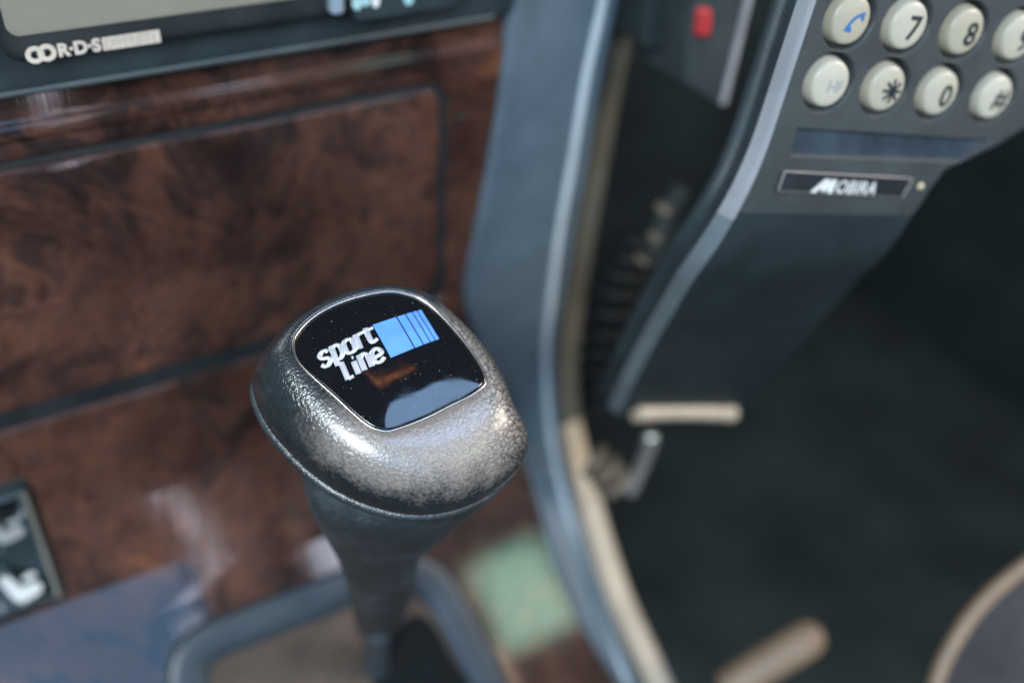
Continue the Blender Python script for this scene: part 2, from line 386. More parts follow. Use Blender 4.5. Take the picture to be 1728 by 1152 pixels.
# ------------------------------------------------------------------ console
BEND = math.radians(44)
_e = at(955, 615, 0.37); _t = plane_hit(955, 615, np.zeros(3), EY)
b_mid = -_t[2]
PROF = arc_profile(-0.30, b_mid - 0.030, 0.085, BEND, 0.30, 1)
con = Swept((0, 0, 0), EX, -EZ, -EY, PROF)
console = thing('centre_console', con.pt(0.02, con.hit(900, 700)[1]), 'car centre console of burl walnut with a curved grey side frame', 'console')
wood_edge = con.curve([(862, -40), (855, 20), (852, 49), (838, 170), (809, 340), (786, 452), (776, 490), (792, 550), (830, 640), (880, 760), (910, 860), (928, 947), (977, 1054), (1042, 1152)])
frame_edge = con.curve([(1052, -40), (1045, 0), (1020, 121), (995, 267), (970, 398), (955, 500), (945, 580), (944, 660), (952, 740), (970, 826), (987, 899), (1018, 1000), (1082, 1152)])
Q_TOP = con.hit(800, -120)[1]; Q_BOT = con.hit(900, 1330)[1]
wood_e = smooth_fn(wood_edge, Q_TOP, Q_BOT); frame_e = smooth_fn(frame_edge, Q_TOP, Q_BOT)
X_L = con.hit(-160, 700)[0] - 0.02

# stowage lid geometry in (x, q)
lid_q0 = con.hit(400, 214)[1]; lid_q1 = con.hit(200, 660)[1]; lid_x1 = con.hit(744, 330)[0]
lid_x0 = X_L + 0.004; LID_R = 0.006; GAP = 0.0022
def rr_sdf(x, q, x0, x1, q0, q1, r):
    cx, cq, hx, hq = (x0 + x1)/2, (q0 + q1)/2, (x1 - x0)/2 - r, (q1 - q0)/2 - r
    dx, dq = abs(x - cx) - hx, abs(q - cq) - hq
    return math.hypot(max(dx, 0), max(dq, 0)) + min(max(dx, dq), 0) - r
q_ridge = con.hit(400, 148)[1]
q_radio = con.hit(300, 112)[1]
def wood_h(x, q):
    h = 0.0012 * float(sstep(q, q_ridge - 0.0015, q_ridge + 0.0014)) - 0.0012
    d = rr_sdf(x, q, lid_x0, lid_x1, lid_q0, lid_q1, LID_R)
    if d < GAP: h -= 0.0070
    
    return h
qs = list(np.arange(Q_TOP, q_ridge - 0.004, 0.0011)) + list(np.arange(q_ridge - 0.004, q_ridge + 0.004, 0.0004)) + list(np.arange(q_ridge + 0.004, Q_BOT, 0.0011))
P = []
NX = 300
for q in qs:
    xe = wood_e(q) + 0.002; row = []
    for i in range(NX + 1):
        x = X_L + (xe - X_L) * i / NX
        row.append(con.pt(x, q, wood_h(x, q)))
    P.append(row)
b = MB(); b.grid(P); wood = b.make('wood_trim', WOOD, console)

# lid: rounded plate standing in its recess
def rounded_plate(surf, x0, x1, q0, q1, r, top, depth, edge, nseg=8, sub=20):
    """outline rings in (x,q) lifted on the surface: rim, bevel, top"""
    def outline(ins):
        o = []; rr = max(r - ins, 0.0003)
        for cx, cq, a0 in ((x1 - r, q0 + r, -90), (x1 - r, q1 - r, 0), (x0 + r, q1 - r, 90), (x0 + r, q0 + r, 180)):
            for k in range(nseg + 1):
                a = math.radians(a0 + 90*k/nseg); o.append((cx + rr*math.cos(a), cq + rr*math.sin(a)))
        res = []
        for i in range(len(o)):
            p, n = o[i], o[(i + 1) % len(o)]; L = math.hypot(n[0]-p[0], n[1]-p[1]); m = max(1, int(L / 0.01))
            for k in range(m): res.append((p[0] + (n[0]-p[0])*k/m, p[1] + (n[1]-p[1])*k/m))
        return res
    base = outline(0); rings = []
    N = len(base); cx, cq = (x0 + x1)/2, (q0 + q1)/2
    def scaled(ins):
        out = []
        for i in range(N):
            p, n, pr = np.array(base[i]), np.array(base[(i+1) % N]), np.array(base[i-1])
            t = nrm(n - pr); nn = np.array([-t[1], t[0]]); out.append(p + nn*ins)
        return out
    rings.append([surf.pt(x, q, top - depth) for x, q in base])
    for k in range(5):
        a = math.pi/2*k/4
        rings.append([surf.pt(x, q, top - edge + edge*math.sin(a)) for x, q in scaled(edge*(1 - math.cos(a)))])
    inner = scaled(edge*1.02)
    for k in range(1, sub):
        t = k / sub; rings.append([surf.pt(x*(1-t) + cx*t, q*(1-t) + cq*t, top) for x, q in inner])
    m = MB(); m.grid(rings, closed_v=True); m.fan(rings[-1], surf.pt(cx, cq, top)); return m
m = rounded_plate(con, lid_x0 + 0.001, lid_x1 - 0.0008, lid_q0 + 0.0002, lid_q1 - 0.0044, LID_R, 0.0002, 0.004, 0.0009)
lid = m.make('stowage_lid', WOOD, console)
m = rounded_plate(con, lid_x0 - 0.0016, lid_x1 + 0.0034, lid_q0 - 0.0028, lid_q1 + 0.0034, LID_R + 0.003, -0.0009, 0.005, 0.0006); m.make('lid_gasket', BLACKR, console)
for dx, dq in ((0.0075, 0.012), (0.0105, 0.085)):
    xq = (lid_x1 + dx, lid_q0 + dq)
    m = MB(); rings = []
    for k in range(5):
        a = math.pi/2*k/4; rr = 0.0011*math.cos(a)
        rings.append([con.pt(xq[0] + rr*math.cos(2*math.pi*i/12), xq[1] + rr*math.sin(2*math.pi*i/12), 0.0 + 0.0004*math.sin(a)) for i in range(12)])
    m.grid(rings, closed_v=True); m.make('trim_pin', DARKP, console)

# grey side frame: front face, rolled edge, side wall
P = []; P2 = []
for q in np.linspace(Q_TOP, Q_BOT, 220):
    x0, x1 = wood_e(q), frame_e(q); R = 0.0052; cs = []
    w = x1 - x0
    cs += [(x0, -0.003), (x0 + 0.0002, 0.0008), (x0 + 0.0010, 0.0018), (x0 + 0.0024, 0.0021)]
    for t in (0.12, 0.25, 0.4, 0.55, 0.7, 0.82, 0.9):
        cs.append((x0 + w*t, 0.0021 - 0.0016*math.sin(math.pi*t)))
    cc = (x1 - R, 0.0021 - R + 0.0010)
    for k in range(11):
        a = math.radians(100 - 12*k); cs.append((cc[0] + R*math.cos(a), cc[1] + R*math.sin(a)))
    cs += [(x1 - 0.0015, -0.012), (x1 - 0.0022, -0.022), (x1 - 0.004, -0.055)]
    P.append([con.pt(a, q, h) for a, h in cs])
b = MB(); b.grid(P); b.make('side_frame', GREY, console)
bead = con.curve([(1027, -40), (1022, 0), (993, 121), (969, 267), (945, 398), (930, 520), (924, 600), (928, 690), (938, 775), (957, 855), (970, 895), (1008, 999), (1056, 1138), (1070, 1180)], 0.0022)
bead_f = smooth_fn(bead, Q_TOP, Q_BOT)
qb = np.linspace(Q_TOP, Q_BOT, 150)
m = MB(); m.tube([con.pt(bead_f(q), q, 0.0010) for q in qb], [0.0017 - 0.0005*float(sstep(q, b_mid + 0.3, b_mid + 0.36)) for q in qb], 12); m.make('edge_highlight', plastic('painted_highlight', (0.50, 0.55, 0.59), 0.45, 700, 0.2, 0.12), console)  # pale tube that paints the highlight along the rolled frame edge

# shift-gate bezel: a raised rounded ring on the tunnel with a plate inside
def ring_path(pts): return [con.hit(x, y) for x, y in pts]
gate_px = [(318, 1190), (316, 1120), (352, 1078), (430, 1046), (520, 1012), (610, 978), (690, 962), (735, 985), (770, 1040), (806, 1110), (846, 1190), (900, 1300)]
gp = catmull([con.hit(x, y) for x, y in gate_px], 8)
def band(path, prof):
    rows = []
    for i, p in enumerate(path):
        t = nrm(path[min(i+1, len(path)-1)] - path[max(i-1, 0)]); n2 = np.array([-t[1], t[0]])
        rows.append([con.pt(p[0] + n2[0]*o, p[1] + n2[1]*o, h) for o, h in prof])
    m = MB(); m.grid(rows); return m
bz = [(-0.0085, -0.004), (-0.0084, 0.0008), (-0.0078, 0.0018), (-0.0060, 0.0026), (-0.002, 0.0032), (0.0022, 0.0034), (0.0050, 0.0032), (0.0064, 0.0026), (0.0068, 0.0008), (0.0068, -0.004)]
bz = [(-o, h) for o, h in bz][::-1]
band(gp, bz[::-1]).make('gate_bezel', plastic('bezel_blue_grey', (0.022, 0.034, 0.046), 0.4, 800, 0.25, 0.15), console)
gc = con.hit(620, 1230)
rows = []
for k in range(9):
    t = k / 8; rows.append([con.pt(p[0]*(1-t) + gc[0]*t, p[1]*(1-t) + gc[1]*t, 0.0010) for p in gp])
m = MB(); m.grid(rows); m.make('gate_plate', PLATEM, console)

# beige welt and carpeted tunnel side beyond the frame
welt = con.curve([(1090, -40), (1080, 20), (1060, 92), (1024, 291), (990, 486), (982, 590), (975, 690), (996, 767), (1014, 840), (1031, 899), (1064, 999), (1136, 1152)], -0.022)
welt_f = smooth_fn(welt, Q_TOP, Q_BOT)
pts = [con.pt(welt_f(q) - 0.001, q, -0.022) for q in np.linspace(Q_TOP, Q_BOT, 160)]
rows = []
for q in np.linspace(Q_TOP, Q_BOT, 160):
    x = welt_f(q); rows.append([con.pt(x - 0.008 + 0.0085*math.cos(a), q, -0.0245 + 0.0065*math.sin(a)) for a in np.linspace(2.4, -0.9, 12)] + [con.pt(x - 0.002, q, -0.05)])
q_sp = con.hit(985, 700, -0.022)[1]; k_sp = int(np.searchsorted(np.linspace(Q_TOP, Q_BOT, 160), q_sp))
m = MB(); m.grid(rows[:k_sp + 1]); m.make('upper_welt', plastic('olive_welt', (0.095, 0.088, 0.07), 0.85, 900, 0.5, 0.25), console)  # upper length of the welt, in a darker olive
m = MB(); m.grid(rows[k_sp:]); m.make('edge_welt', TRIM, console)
rows = []
for q in np.linspace(Q_TOP, Q_BOT, 80):
    x = welt_f(q); rows.append([con.pt(x - 0.003, q, -0.030), con.pt(x - 0.002, q, -0.06), con.pt(x + 0.0, q, -0.12), con.pt(x + 0.01, q, -0.22)])
m = MB(); m.grid(rows); tag(m.make('tunnel_carpet', DARKCLOTH), kind='structure', label='dark carpet down the side of the tunnel')

# ------------------------------------------------------------------ gear lever
kO = at(655, 612, 0.225)
def kp(a, b_, c): return kO + a*kR + b_*kD + c*kN
def kloc(px, py, c=0.0):
    p = plane_hit(px, py, kO + c*kN, kN) - kO; return np.array([p @ kR, p @ kD])
plate_px = [(496, 585), (500, 566), (522, 541), (556, 519), (601, 502), (655, 492), (692, 498), (717, 509), (748, 536), (782, 575), (807, 611), (819, 638), (815, 651), (793, 667), (760, 683), (714, 706), (662, 725), (642, 725), (622, 717), (597, 697), (568, 670), (522, 629), (502, 606)]
plate_ab = np.array([kloc(x, y) for x, y in plate_px]); KC = np.array([(plate_ab[:, 0].min() + plate_ab[:, 0].max())/2, (plate_ab[:, 1].min() + plate_ab[:, 1].max())/2])
def polar(ab, c):
    d = ab - c; th = np.arctan2(d[:, 1], d[:, 0]); r = np.hypot(d[:, 0], d[:, 1]); o = np.argsort(th); th, r = th[o], r[o]
    th = np.concatenate([th - 2*np.pi, th, th + 2*np.pi]); r = np.concatenate([r]*3)
    return lambda a: np.interp(a, th, r)
plate_r = polar(np.array(catmull(plate_ab, 8, True)), KC)
RING_C = -0.0165
ring_px = [(424, 636), (429, 674), (450, 720), (488, 766), (526, 802), (572, 833), (629, 857), (687, 870), (735, 869), (782, 858), (832, 832), (866, 803), (885, 768), (889, 739)]
ring_ab = np.array([kloc(x, y, RING_C) for x, y in ring_px])
print('KNOB plate ab mm', np.round(plate_ab*1000, 1).tolist(), 'centre', KC*1000)
print('KNOB ring ab mm', np.round(ring_ab*1000, 1).tolist())
sil_px = [(885, 708), (866, 660), (841, 612), (802, 563), (746, 513), (706, 490), (648, 482), (591, 490), (534, 512), (476, 547), (438, 594)]
sil_ab = np.array([kloc(x, y, RING_C*0.42) for x, y in sil_px])          # back silhouette, a little above the seam
print('KNOB sil', np.round(sil_ab*1000, 1).tolist())
ring_ab = np.vstack([ring_ab, sil_ab])
ring_r = polar(np.array(catmull(ring_ab, 8, True)), KC)
TH = np.linspace(0, 2*np.pi, 240, endpoint=False)
def smooth_r(f, k=4):
    v = np.array([f(t) for t in TH]); ker = np.hanning(2*k + 1); ker /= ker.sum()
    v = np.convolve(np.concatenate([v[-k:], v, v[:k]]), ker, 'valid'); return v
PR, QR = smooth_r(plate_r, 2), smooth_r(ring_r, 6)
lever = thing('gear_lever', con.pt(*con.hit(630, 1140)), 'automatic gear lever with a worn black leather knob and sport line badge', 'gear lever')
def ring3(R, c): return [kp(KC[0] + R[i]*math.cos(TH[i]), KC[1] + R[i]*math.sin(TH[i]), c) for i in range(len(TH))]
rows = [ring3(PR - 0.0006, -0.0018), ring3(PR + 0.0002, -0.0006), ring3(PR + 0.0006, 0.0)]
for k in range(1, 19):
    t = k/18; a = t*math.pi/2
    s_ = math.sin(a)**1.0; c_ = 1 - math.cos(a)**0.92
    R = (PR + 0.0006)*(1 - s_) + (QR)*s_
    rows.append(ring3(R, RING_C*0.93*c_))
rows += [ring3(QR - 0.0008, RING_C*0.97), ring3(QR - 0.0022, RING_C - 0.001), ring3(QR - 0.003, RING_C - 0.005), ring3(QR*0.55, RING_C - 0.0048)]
m = MB(); m.grid(rows, closed_v=True)
knob = m.make('knob_cover', LEATHER, lever, origin=kp(KC[0], KC[1], -0.008))
# turned welt under the knob: two ridges round the seam
for (off, c0, rr) in ((-0.0011, -0.0028, 0.0015), (-0.0018, -0.0052, 0.0006)):
    rows = []
    for k in range(10):
        a = 2*math.pi*k/10; rows.append(ring3(QR + off + rr*math.cos(a), RING_C + c0 + rr*math.sin(a)))
    m = MB(); m.grid(rows, closed_u=True, closed_v=True); m.make('seam_welt', LEATHER_LOW, lever)
# tapering neck following the lever's axis
neck_rows = []
base_pt = con.pt(*con.hit(632, 1145)); cr = kp(KC[0], KC[1] + 0.003, RING_C)
ax = nrm(base_pt - cr)
e1 = M_CW @ np.array([1.0, 0, 0]); e2 = None
for (yc, xl, xr) in ((800, 512, 868), (830, 516, 848), (862, 526, 815), (888, 539, 782), (912, 551, 756), (947, 570, 712), (975, 580, 703), (1006, 588, 698), (1040, 596, 684), (1066, 602, 672), (1080, 607, 664)):
    dep = float(np.interp(yc, [800, 830, 862, 888, 912, 947, 975, 1006, 1040, 1066, 1080], [.263, .260, .258, .259, .264, .277, .291, .309, .331, .350, .361])); c3 = at((xl + xr)/2, yc - 8, dep); R = (xr - xl)/2*dep/FPX
    e2 = M_CW @ nrm([0, (yc - H0/2)/FPX - 0.12, 1.0]); sg = -1 if np.dot(e2, kD) < 0 else 1     # sections of the neck
    neck_rows.append([c3 + R*(math.cos(t)*e1 + math.sin(t)*e2*sg) for t in TH])
neck_rows = [[np.asarray(x) for x in r] for r in neck_rows]
sm = []
arr = np.array(neck_rows); A2 = [catmull(list(arr[:, i]), 5) for i in range(arr.shape[1])]
rows = [[A2[i][k] for i in range(len(A2))] for k in range(len(A2[0]))]
endc = np.mean(rows[-1], axis=0)
rows += [[endc + (p - endc)*0.86 + ax*0.002 for p in rows[-1]], [endc + (p - endc)*0.5 + ax*0.0022 for p in rows[-1]]]
m = MB(); m.grid(rows, closed_v=True); m.make('neck_cover', LEATHER_LOW, lever)
m = MB(); m.tube([endc - ax*0.006, endc + ax*0.02, endc + ax*0.07], [0.0050, 0.0050, 0.0050], 20); m.make('lever_rod', plastic('rod_black', (0.05, 0.065, 0.08), 0.3), lever)
slot = [con.hit(x, y) for x, y in ((640, 1085), (668, 1058), (700, 1035), (728, 1050), (760, 1105), (800, 1200), (640, 1200))]
sc_ = np.mean(slot, axis=0); m = MB(); m.fan([con.pt(*p, 0.0016) for p in catmull(slot, 4, True)], con.pt(*sc_, 0.0016)); m.make('gate_slot', plastic('slot_black', (0.006, 0.008, 0.009), 0.8, 900, 0.2, 0.2, 0.1), console)

# badge: domed gloss plate, silver rim, raised chrome lettering and blue bars
DOME = 0.0019
def dome_c(a, b_):
    d = np.array([a, b_]) - KC; r = math.hypot(*d); t = math.atan2(d[1], d[0])
    q = min(r / float(np.interp(t % (2*math.pi), np.append(TH, 2*math.pi), np.append(PR, PR[0]))), 1.0)
    return DOME*(1 - q**2.6) - 0.0002
rows = [ring3(PR - 0.0002, -0.0014)]
for s_ in (1.0, 0.97, 0.93, 0.87, 0.8, 0.72, 0.63, 0.54, 0.45, 0.36, 0.27, 0.18, 0.09, 0.03):
    rows.append(ring3((PR - 0.0002)*s_, DOME*(1 - s_**2.6) - 0.0002))
m = MB(); m.grid(rows, closed_v=True); m.fan(rows[-1], kp(KC[0], KC[1], DOME - 0.0002))
mP, nt, bs = new_mat('badge_black_gloss'); co = obj_coord(nt)
sc = tex_noise(nt, 2600, 1, 0.4, 0, co); dust = ramp(nt, sc.outputs[0], [(0.765, (0.004, 0.004, 0.006)), (0.83, (0.40, 0.40, 0.40))])
nt.links.new(dust.outputs[0], bs.inputs['Base Color']); bs.inputs['Roughness'].default_value = 0.09
haze_n = tex_noise(nt, 160, 5, 0.7, 0.5, co); hr = ramp(nt, haze_n.outputs[0], [(0.4, (0.05,)*3), (0.75, (0.22,)*3)])
nt.links.new(hr.outputs[0], bs.inputs['Roughness'])
bs.inputs['Specular IOR Level'].default_value = 0.6
badge = m.make('badge', mP, lever)
m = MB(); rows = []
for k in range(8):
    a = 2*math.pi*k/8; rows.append(ring3(PR + 0.0001 + 0.00042*math.cos(a), -0.0002 + 0.0005*math.sin(a)))
m.grid(rows, closed_u=True, closed_v=True); m.make('badge_rim', RIMM, badge)
zx = lambda x, y: (500 + x/4.43, 480 + y/4.43)
def quad_map(TL, TR, BR, BL):
    q = [kloc(*zx(*p)) for p in (TL, TR, BR, BL)]
    return lambda u, v: q[0]*(1-u)*(1-v) + q[1]*u*(1-v) + q[2]*u*v + q[3]*(1-u)*v
bar = quad_map((562, 325), (928, 198), (1060, 420), (697, 572))
edges = [(0.0, 0.470), (0.497, 0.655), (0.680, 0.800), (0.823, 0.905), (0.927, 1.0)]
for (u0, u1) in edges:
    m = MB(); n = 6
    def q3(u, v, h):
        ab = bar(u, v); return kp(ab[0], ab[1], dome_c(*ab) + h)
    top = [[q3(u0 + (u1-u0)*i/n, j/n, 0.00014) for j in range(n + 1)] for i in range(n + 1)]
    m.grid(top)
    per = [(u0 + (u1-u0)*i/n, 0) for i in range(n)] + [(u1, j/n) for j in range(n)] + [(u1 - (u1-u0)*i/n, 1) for i in range(n)] + [(u0, 1 - j/n) for j in range(n)]
    m.grid([[q3(u, v, 0.00014) for u, v in per], [q3(u, v, -0.0001) for u, v in per]], closed_v=True)
    m.make('badge_stripe', BLUE, badge)
row1 = quad_map((150, 525), (562, 338), (606, 440), (192, 640))
row2 = quad_map((298, 610), (622, 480), (664, 585), (357, 742))
GL = {
 's': [[(.88, .24), (.72, .08), (.42, .07), (.16, .24), (.28, .43), (.70, .56), (.86, .76), (.60, .94), (.30, .94), (.08, .76)]],
 'p': [[(.24, .02), (.24, 1.30)], [(.24, .14), (.58, .06), (.86, .26), (.86, .72), (.58, .94), (.30, .88)], [(.04, .06), (.22, .06)]],
 'o': [[(.5, .06), (.80, .16), (.88, .5), (.80, .84), (.5, .94), (.20, .84), (.12, .5), (.20, .16), (.5, .06)]],
 'r': [[(.26, .02), (.26, .98)], [(.26, .24), (.50, .08), (.92, .06)], [(.06, .06), (.24, .06)]],
 't': [[(.40, -.10), (.40, .80), (.56, .94), (.94, .88)], [(-.1, .06), (.96, .06)]],
 'l': [[(.38, .02), (.38, .97)], [(.38, .93), (.86, .93)], [(.14, .05), (.36, .05)]],
 'i': [[(.5, .26), (.5, .98)], [(.40, .02), (.60, .02)]],
 'n': [[(.20, .04), (.20, .98)], [(.20, .26), (.50, .06), (.78, .18), (.82, .40), (.82, .98)]],
 'e': [[(.16, .56), (.84, .48), (.78, .18), (.50, .06), (.20, .20), (.13, .5), (.20, .82), (.52, .95), (.90, .82)]],
}
def glyph(ch, qm, u0, u1, wd, hgt):
    m = MB()
    for st in GL[ch]:
        pts = catmull([np.array(p) for p in st], 5) if len(st) > 3 else [np.array(st[0])*(1-t) + np.array(st[-1])*t for t in np.linspace(0, 1, 6)] if len(st) == 2 else catmull([np.array(p) for p in st], 5)
        P3 = [qm(u0 + (u1-u0)*p[0], p[1]) for p in pts]
        rows = []
        for i, p in enumerate(P3):
            t = P3[min(i+1, len(P3)-1)] - P3[max(i-1, 0)]; t = nrm(t); n2 = np.array([-t[1], t[0]])
            vert = abs(t[1]) / (abs(t[0]) + abs(t[1]) + 1e-9); w = wd*(0.62 + 0.5*vert)
            cap = 1.0
            row = []
            for k in range(9):
                x = -1 + 2*k/8; z = hgt*(1 - abs(x)**2.4)
                ab = p + n2*w*x; row.append(kp(ab[0], ab[1], dome_c(*p) + z*cap - 0.00002))
            rows.append(row)
        m.grid(rows)
        for end, row in ((P3[0], rows[0]), (P3[-1], rows[-1])):
            m.fan(row, kp(end[0], end[1], dome_c(*end) - 0.00002))
    return m
xs = [0, .195, .415, .635, .80, 1.0]
for ch, a0, a1 in zip('sport', xs[:-1], xs[1:]): glyph(ch, row1, a0, a1, 0.00064, 0.00042).make('badge_letter', CHROME, badge)
xs = [0, .25, .43, .71, 1.0]
for ch, a0, a1 in zip('line', xs[:-1], xs[1:]): glyph(ch, row2, a0, a1, 0.00064, 0.00042).make('badge_letter', CHROME, badge)

# ------------------------------------------------------------------ lettering from the built-in font
def text_mesh(body, size=1.0, bold=0.0, shear=0.0, spacing=1.0):
    c = bpy.data.curves.new('lettering', 'FONT'); c.body = body; c.size = size; c.offset = bold; c.shear = shear
    c.space_character = spacing; c.align_x = 'CENTER'; c.align_y = 'CENTER'; c.resolution_u = 4
    o = bpy.data.objects.new('lettering_source', c); scene.collection.objects.link(o)
    bpy.context.view_layer.update()
    dg = bpy.context.evaluated_depsgraph_get(); me = bpy.data.meshes.new_from_object(o.evaluated_get(dg))
    bm = bmesh.new(); bm.from_mesh(me); bmesh.ops.triangulate(bm, faces=bm.faces[:])
    for _ in range(3):
        long_ = [e for e in bm.edges if e.calc_length() > 0.12]
        if long_: bmesh.ops.subdivide_edges(bm, edges=long_, cuts=1); bmesh.ops.triangulate(bm, faces=[f_ for f_ in bm.faces if len(f_.verts) > 3])
    bm.to_mesh(me); bm.free()
    v = np.array([x.co[:2] for x in me.vertices]); f = [tuple(p.vertices) for p in me.polygons]
    bpy.data.objects.remove(o); bpy.data.curves.remove(c); bpy.data.meshes.remove(me)
    v -= (v.min(0) + v.max(0))/2
    return v, f
def print_on(name, v, f, fn, mat, parent):              # fn maps (x, y up) to world
    return mesh_obj(name, [fn(x, y) for x, y in v], f, mat, parent, smooth=False)

# ------------------------------------------------------------------ radio
RH = 0.0075                                              # stands proud of the fascia
radio_q = con.hit(300, 120, RH)[1]
radio = thing('car_radio', con.pt(-0.1, radio_q), 'black car radio with grey display set above the walnut trim', 'radio')
rx1 = con.hit(868, 20, 0.004)[0]; rq1 = con.hit(420, 97, 0.004)[1]
m = rounded_plate(con, X_L, rx1, rq1 - 0.060, rq1, 0.006, 0.0050, 0.010, 0.0018); m.make('surround', DARKP, radio)
m = MB(); m.tube([con.pt(x, rq1 - 0.0006, 0.0042) for x in np.linspace(X_L + 0.01, rx1 - 0.008, 20)], 0.0011, 10); m.make('lower_lip', plastic('lip_plastic', (0.05, 0.062, 0.066), 0.4), radio)
fx0, fq1 = con.hit(28, 110, 0.012); fx1 = con.hit(800, 10, 0.012)[0]
m = rounded_plate(con, fx0 - 0.0022, fx1, fq1 - 0.05, fq1, 0.004, 0.0120, 0.010, 0.0022); face = m.make('faceplate', plastic('radio_face', (0.018, 0.022, 0.024), 0.25, 900, 0.1), radio)
dx0, dq1 = con.hit(14, 66, 0.0128); dx1 = con.hit(552, 40, 0.0128)[0]
m = rounded_plate(con, dx0, dx1, dq1 - 0.03, dq1, 0.003, 0.0126, 0.001, 0.0003); disp = m.make('display', LCD, radio)
for i in range(16):                                       # rain of dark segments along the top of the display
    x = dx0 + 0.011 + i*0.0040; L = 0.003 + 0.003*rng.random()
    m = MB(); m.box(con.pt(x, dq1 - 0.0102 - 0.0012*rng.random(), 0.01265), (EX, EZ, EY), (0.0011, L/2, 0.00008)); m.make('display_segment', LCDSEG, disp, smooth=False)
def radio_text(body, x0, x1, y0, y1, bold, mat, h=0.01215, name='lettering'):
    """fits the word in the box whose left and right middles are given in the photo"""
    a = con.hit(x0, y0, h); c_ = con.hit(x1, y1, h); v, f = text_mesh(body, 1, bold)
    k = (c_[0] - a[0]) / np.ptp(v[:, 0]); mid = (a + c_)/2
    return print_on(name, v, f, lambda x, y: con.pt(mid[0] + x*k, mid[1] - y*k, h), mat, face)
radio_text('R·D·S', 98, 170, 86, 75, 0.05, CREAMINK)
for (cx_, cy_) in ((59, 93), (79, 89)):                  # the pair of linked rings
    c0 = con.hit(cx_, cy_, 0.0122); m = MB(); N = 28; hz = 0.01225 if cx_ < 65 else 0.01235
    R1, R0 = 0.0022, 0.0010
    m.grid([[con.pt(c0[0] + r*math.cos(t), c0[1] + r*math.sin(t), hz) for t in np.linspace(0, 2*math.pi, N, endpoint=False)] for r in (R0, R1)], closed_v=True)
    m.make('ring_mark', CREAMINK, face)
a0 = con.hit(173, 76, 0.0122); a1 = con.hit(270, 60, 0.0122)
m = MB(); hh = 0.00165
m.grid([[con.pt(x, (a0[1] + a1[1])/2 + s_*hh, 0.0122) for s_ in (-1, 1)] for x in np.linspace(a0[0], a1[0], 4)]); m.make('word_panel', CREAMINK, face)
v, f = text_mesh('DIVERSITY', 1, 0.01); k = (a1[0] - a0[0])*0.9/np.ptp(v[:, 0]); mid = (a0 + a1)/2
print_on('lettering', v, f, lambda x, y: con.pt(mid[0] + x*k, mid[1] - y*k*1.2, 0.0123), simple('grey_print', (0.36, 0.31, 0.265), 0.5), face)
# buttons at the top right of the radio
kx = con.hit(575, 10, 0.013)
m = rounded_plate(con, kx[0] - 0.0036, kx[0] + 0.0006, kx[1] - 0.02, kx[1] + 0.002, 0.0015, 0.0150, 0.004, 0.0012); m.make('volume_button', plastic('button_pale', (0.20, 0.25, 0.30), 0.2), radio)
kx = con.hit(690, 8, 0.013)
m = rounded_plate(con, kx[0] - 0.017, kx[0] + 0.016, kx[1] - 0.022, kx[1] + 0.003, 0.002, 0.0140, 0.004, 0.0012); btn = m.make('key_bank', DARKP, radio)
TEAL = simple('teal_print', (0.30, 0.50, 0.52), 0.5)
for (px, py, w) in ((603, 4, 0.0016), (618, -2, 0.0012), (634, 0, 0.0013), (690, -4, 0.0016)):
    c0 = con.hit(px, py, 0.0141); m = MB()
    m.grid([[con.pt(c0[0] + w*math.cos(t)*r, c0[1] + 0.0022*math.sin(t)*r, 0.01412) for t in np.linspace(0, 2*math.pi, 16, endpoint=False)] for r in (0.05, 1)], closed_v=True)
    m.make('key_symbol', TEAL if px != 634 else WHITEINK, btn)

# ------------------------------------------------------------------ seat heater switch
s0 = con.hit(-70, 860); s1 = con.hit(100, 1000)
sq0 = con.hit(40, 826, 0.004)[1]; sq1 = con.hit(70, 1020, 0.004)[1]; sx1 = con.hit(75, 920, 0.004)[0]; sx0 = sx1 - 0.030
switch = thing('seat_heater_switch', con.pt((sx0 + sx1)/2, sq1), 'black rocker switch with pale seat symbols in the lower walnut trim', 'switch')
m = rounded_plate(con, sx0 - 0.0015, sx1 + 0.0018, sq0 - 0.0018, sq1 + 0.0018, 0.002, 0.0010, 0.004, 0.0006); m.make('bezel', BLACKR, switch)
m = rounded_plate(con, sx0, sx1, sq0, sq1, 0.0016, 0.0048, 0.004, 0.0018); rk = m.make('rocker', plastic('switch_plastic', (0.022, 0.034, 0.040), 0.32, 900, 0.15), switch)
m = MB(); m.tube([con.pt(sx1 - 0.0008, q, 0.0042) for q in np.linspace(sq0 + 0.001, sq1 - 0.001, 12)], 0.0010, 10); m.make('rocker_edge', plastic('edge_plastic', (0.16, 0.15, 0.13), 0.45), switch)
def seat_symbol(px, py, sc, mat):
    c0 = con.hit(px, py, 0.0050)
    back = [(-1.35, -1.15), (-0.75, -1.25), (-0.25, -0.1), (0.45, -0.15), (0.95, 0.05), (0.95, 0.65), (0.3, 1.0), (-0.55, 1.0), (-0.95, 0.5)]
    head = [(0.0, -0.75), (0.5, -0.95), (0.9, -0.85), (0.8, -0.5), (0.2, -0.4)]
    m = MB()
    for poly in (back, head):
        o = catmull([np.array(p)*sc for p in poly], 4, True)
        ring = [con.pt(c0[0] + p[0], c0[1] + p[1], 0.00495) for p in o]; c_ = np.mean([p for p in o], axis=0)
        m.fan(ring, con.pt(c0[0] + c_[0], c0[1] + c_[1], 0.00495))
    m.make('seat_symbol', mat, rk)
seat_symbol(14, 895, 0.0045, simple('dim_print', (0.28, 0.29, 0.28), 0.5)); seat_symbol(42, 990, 0.0048, WHITEINK)

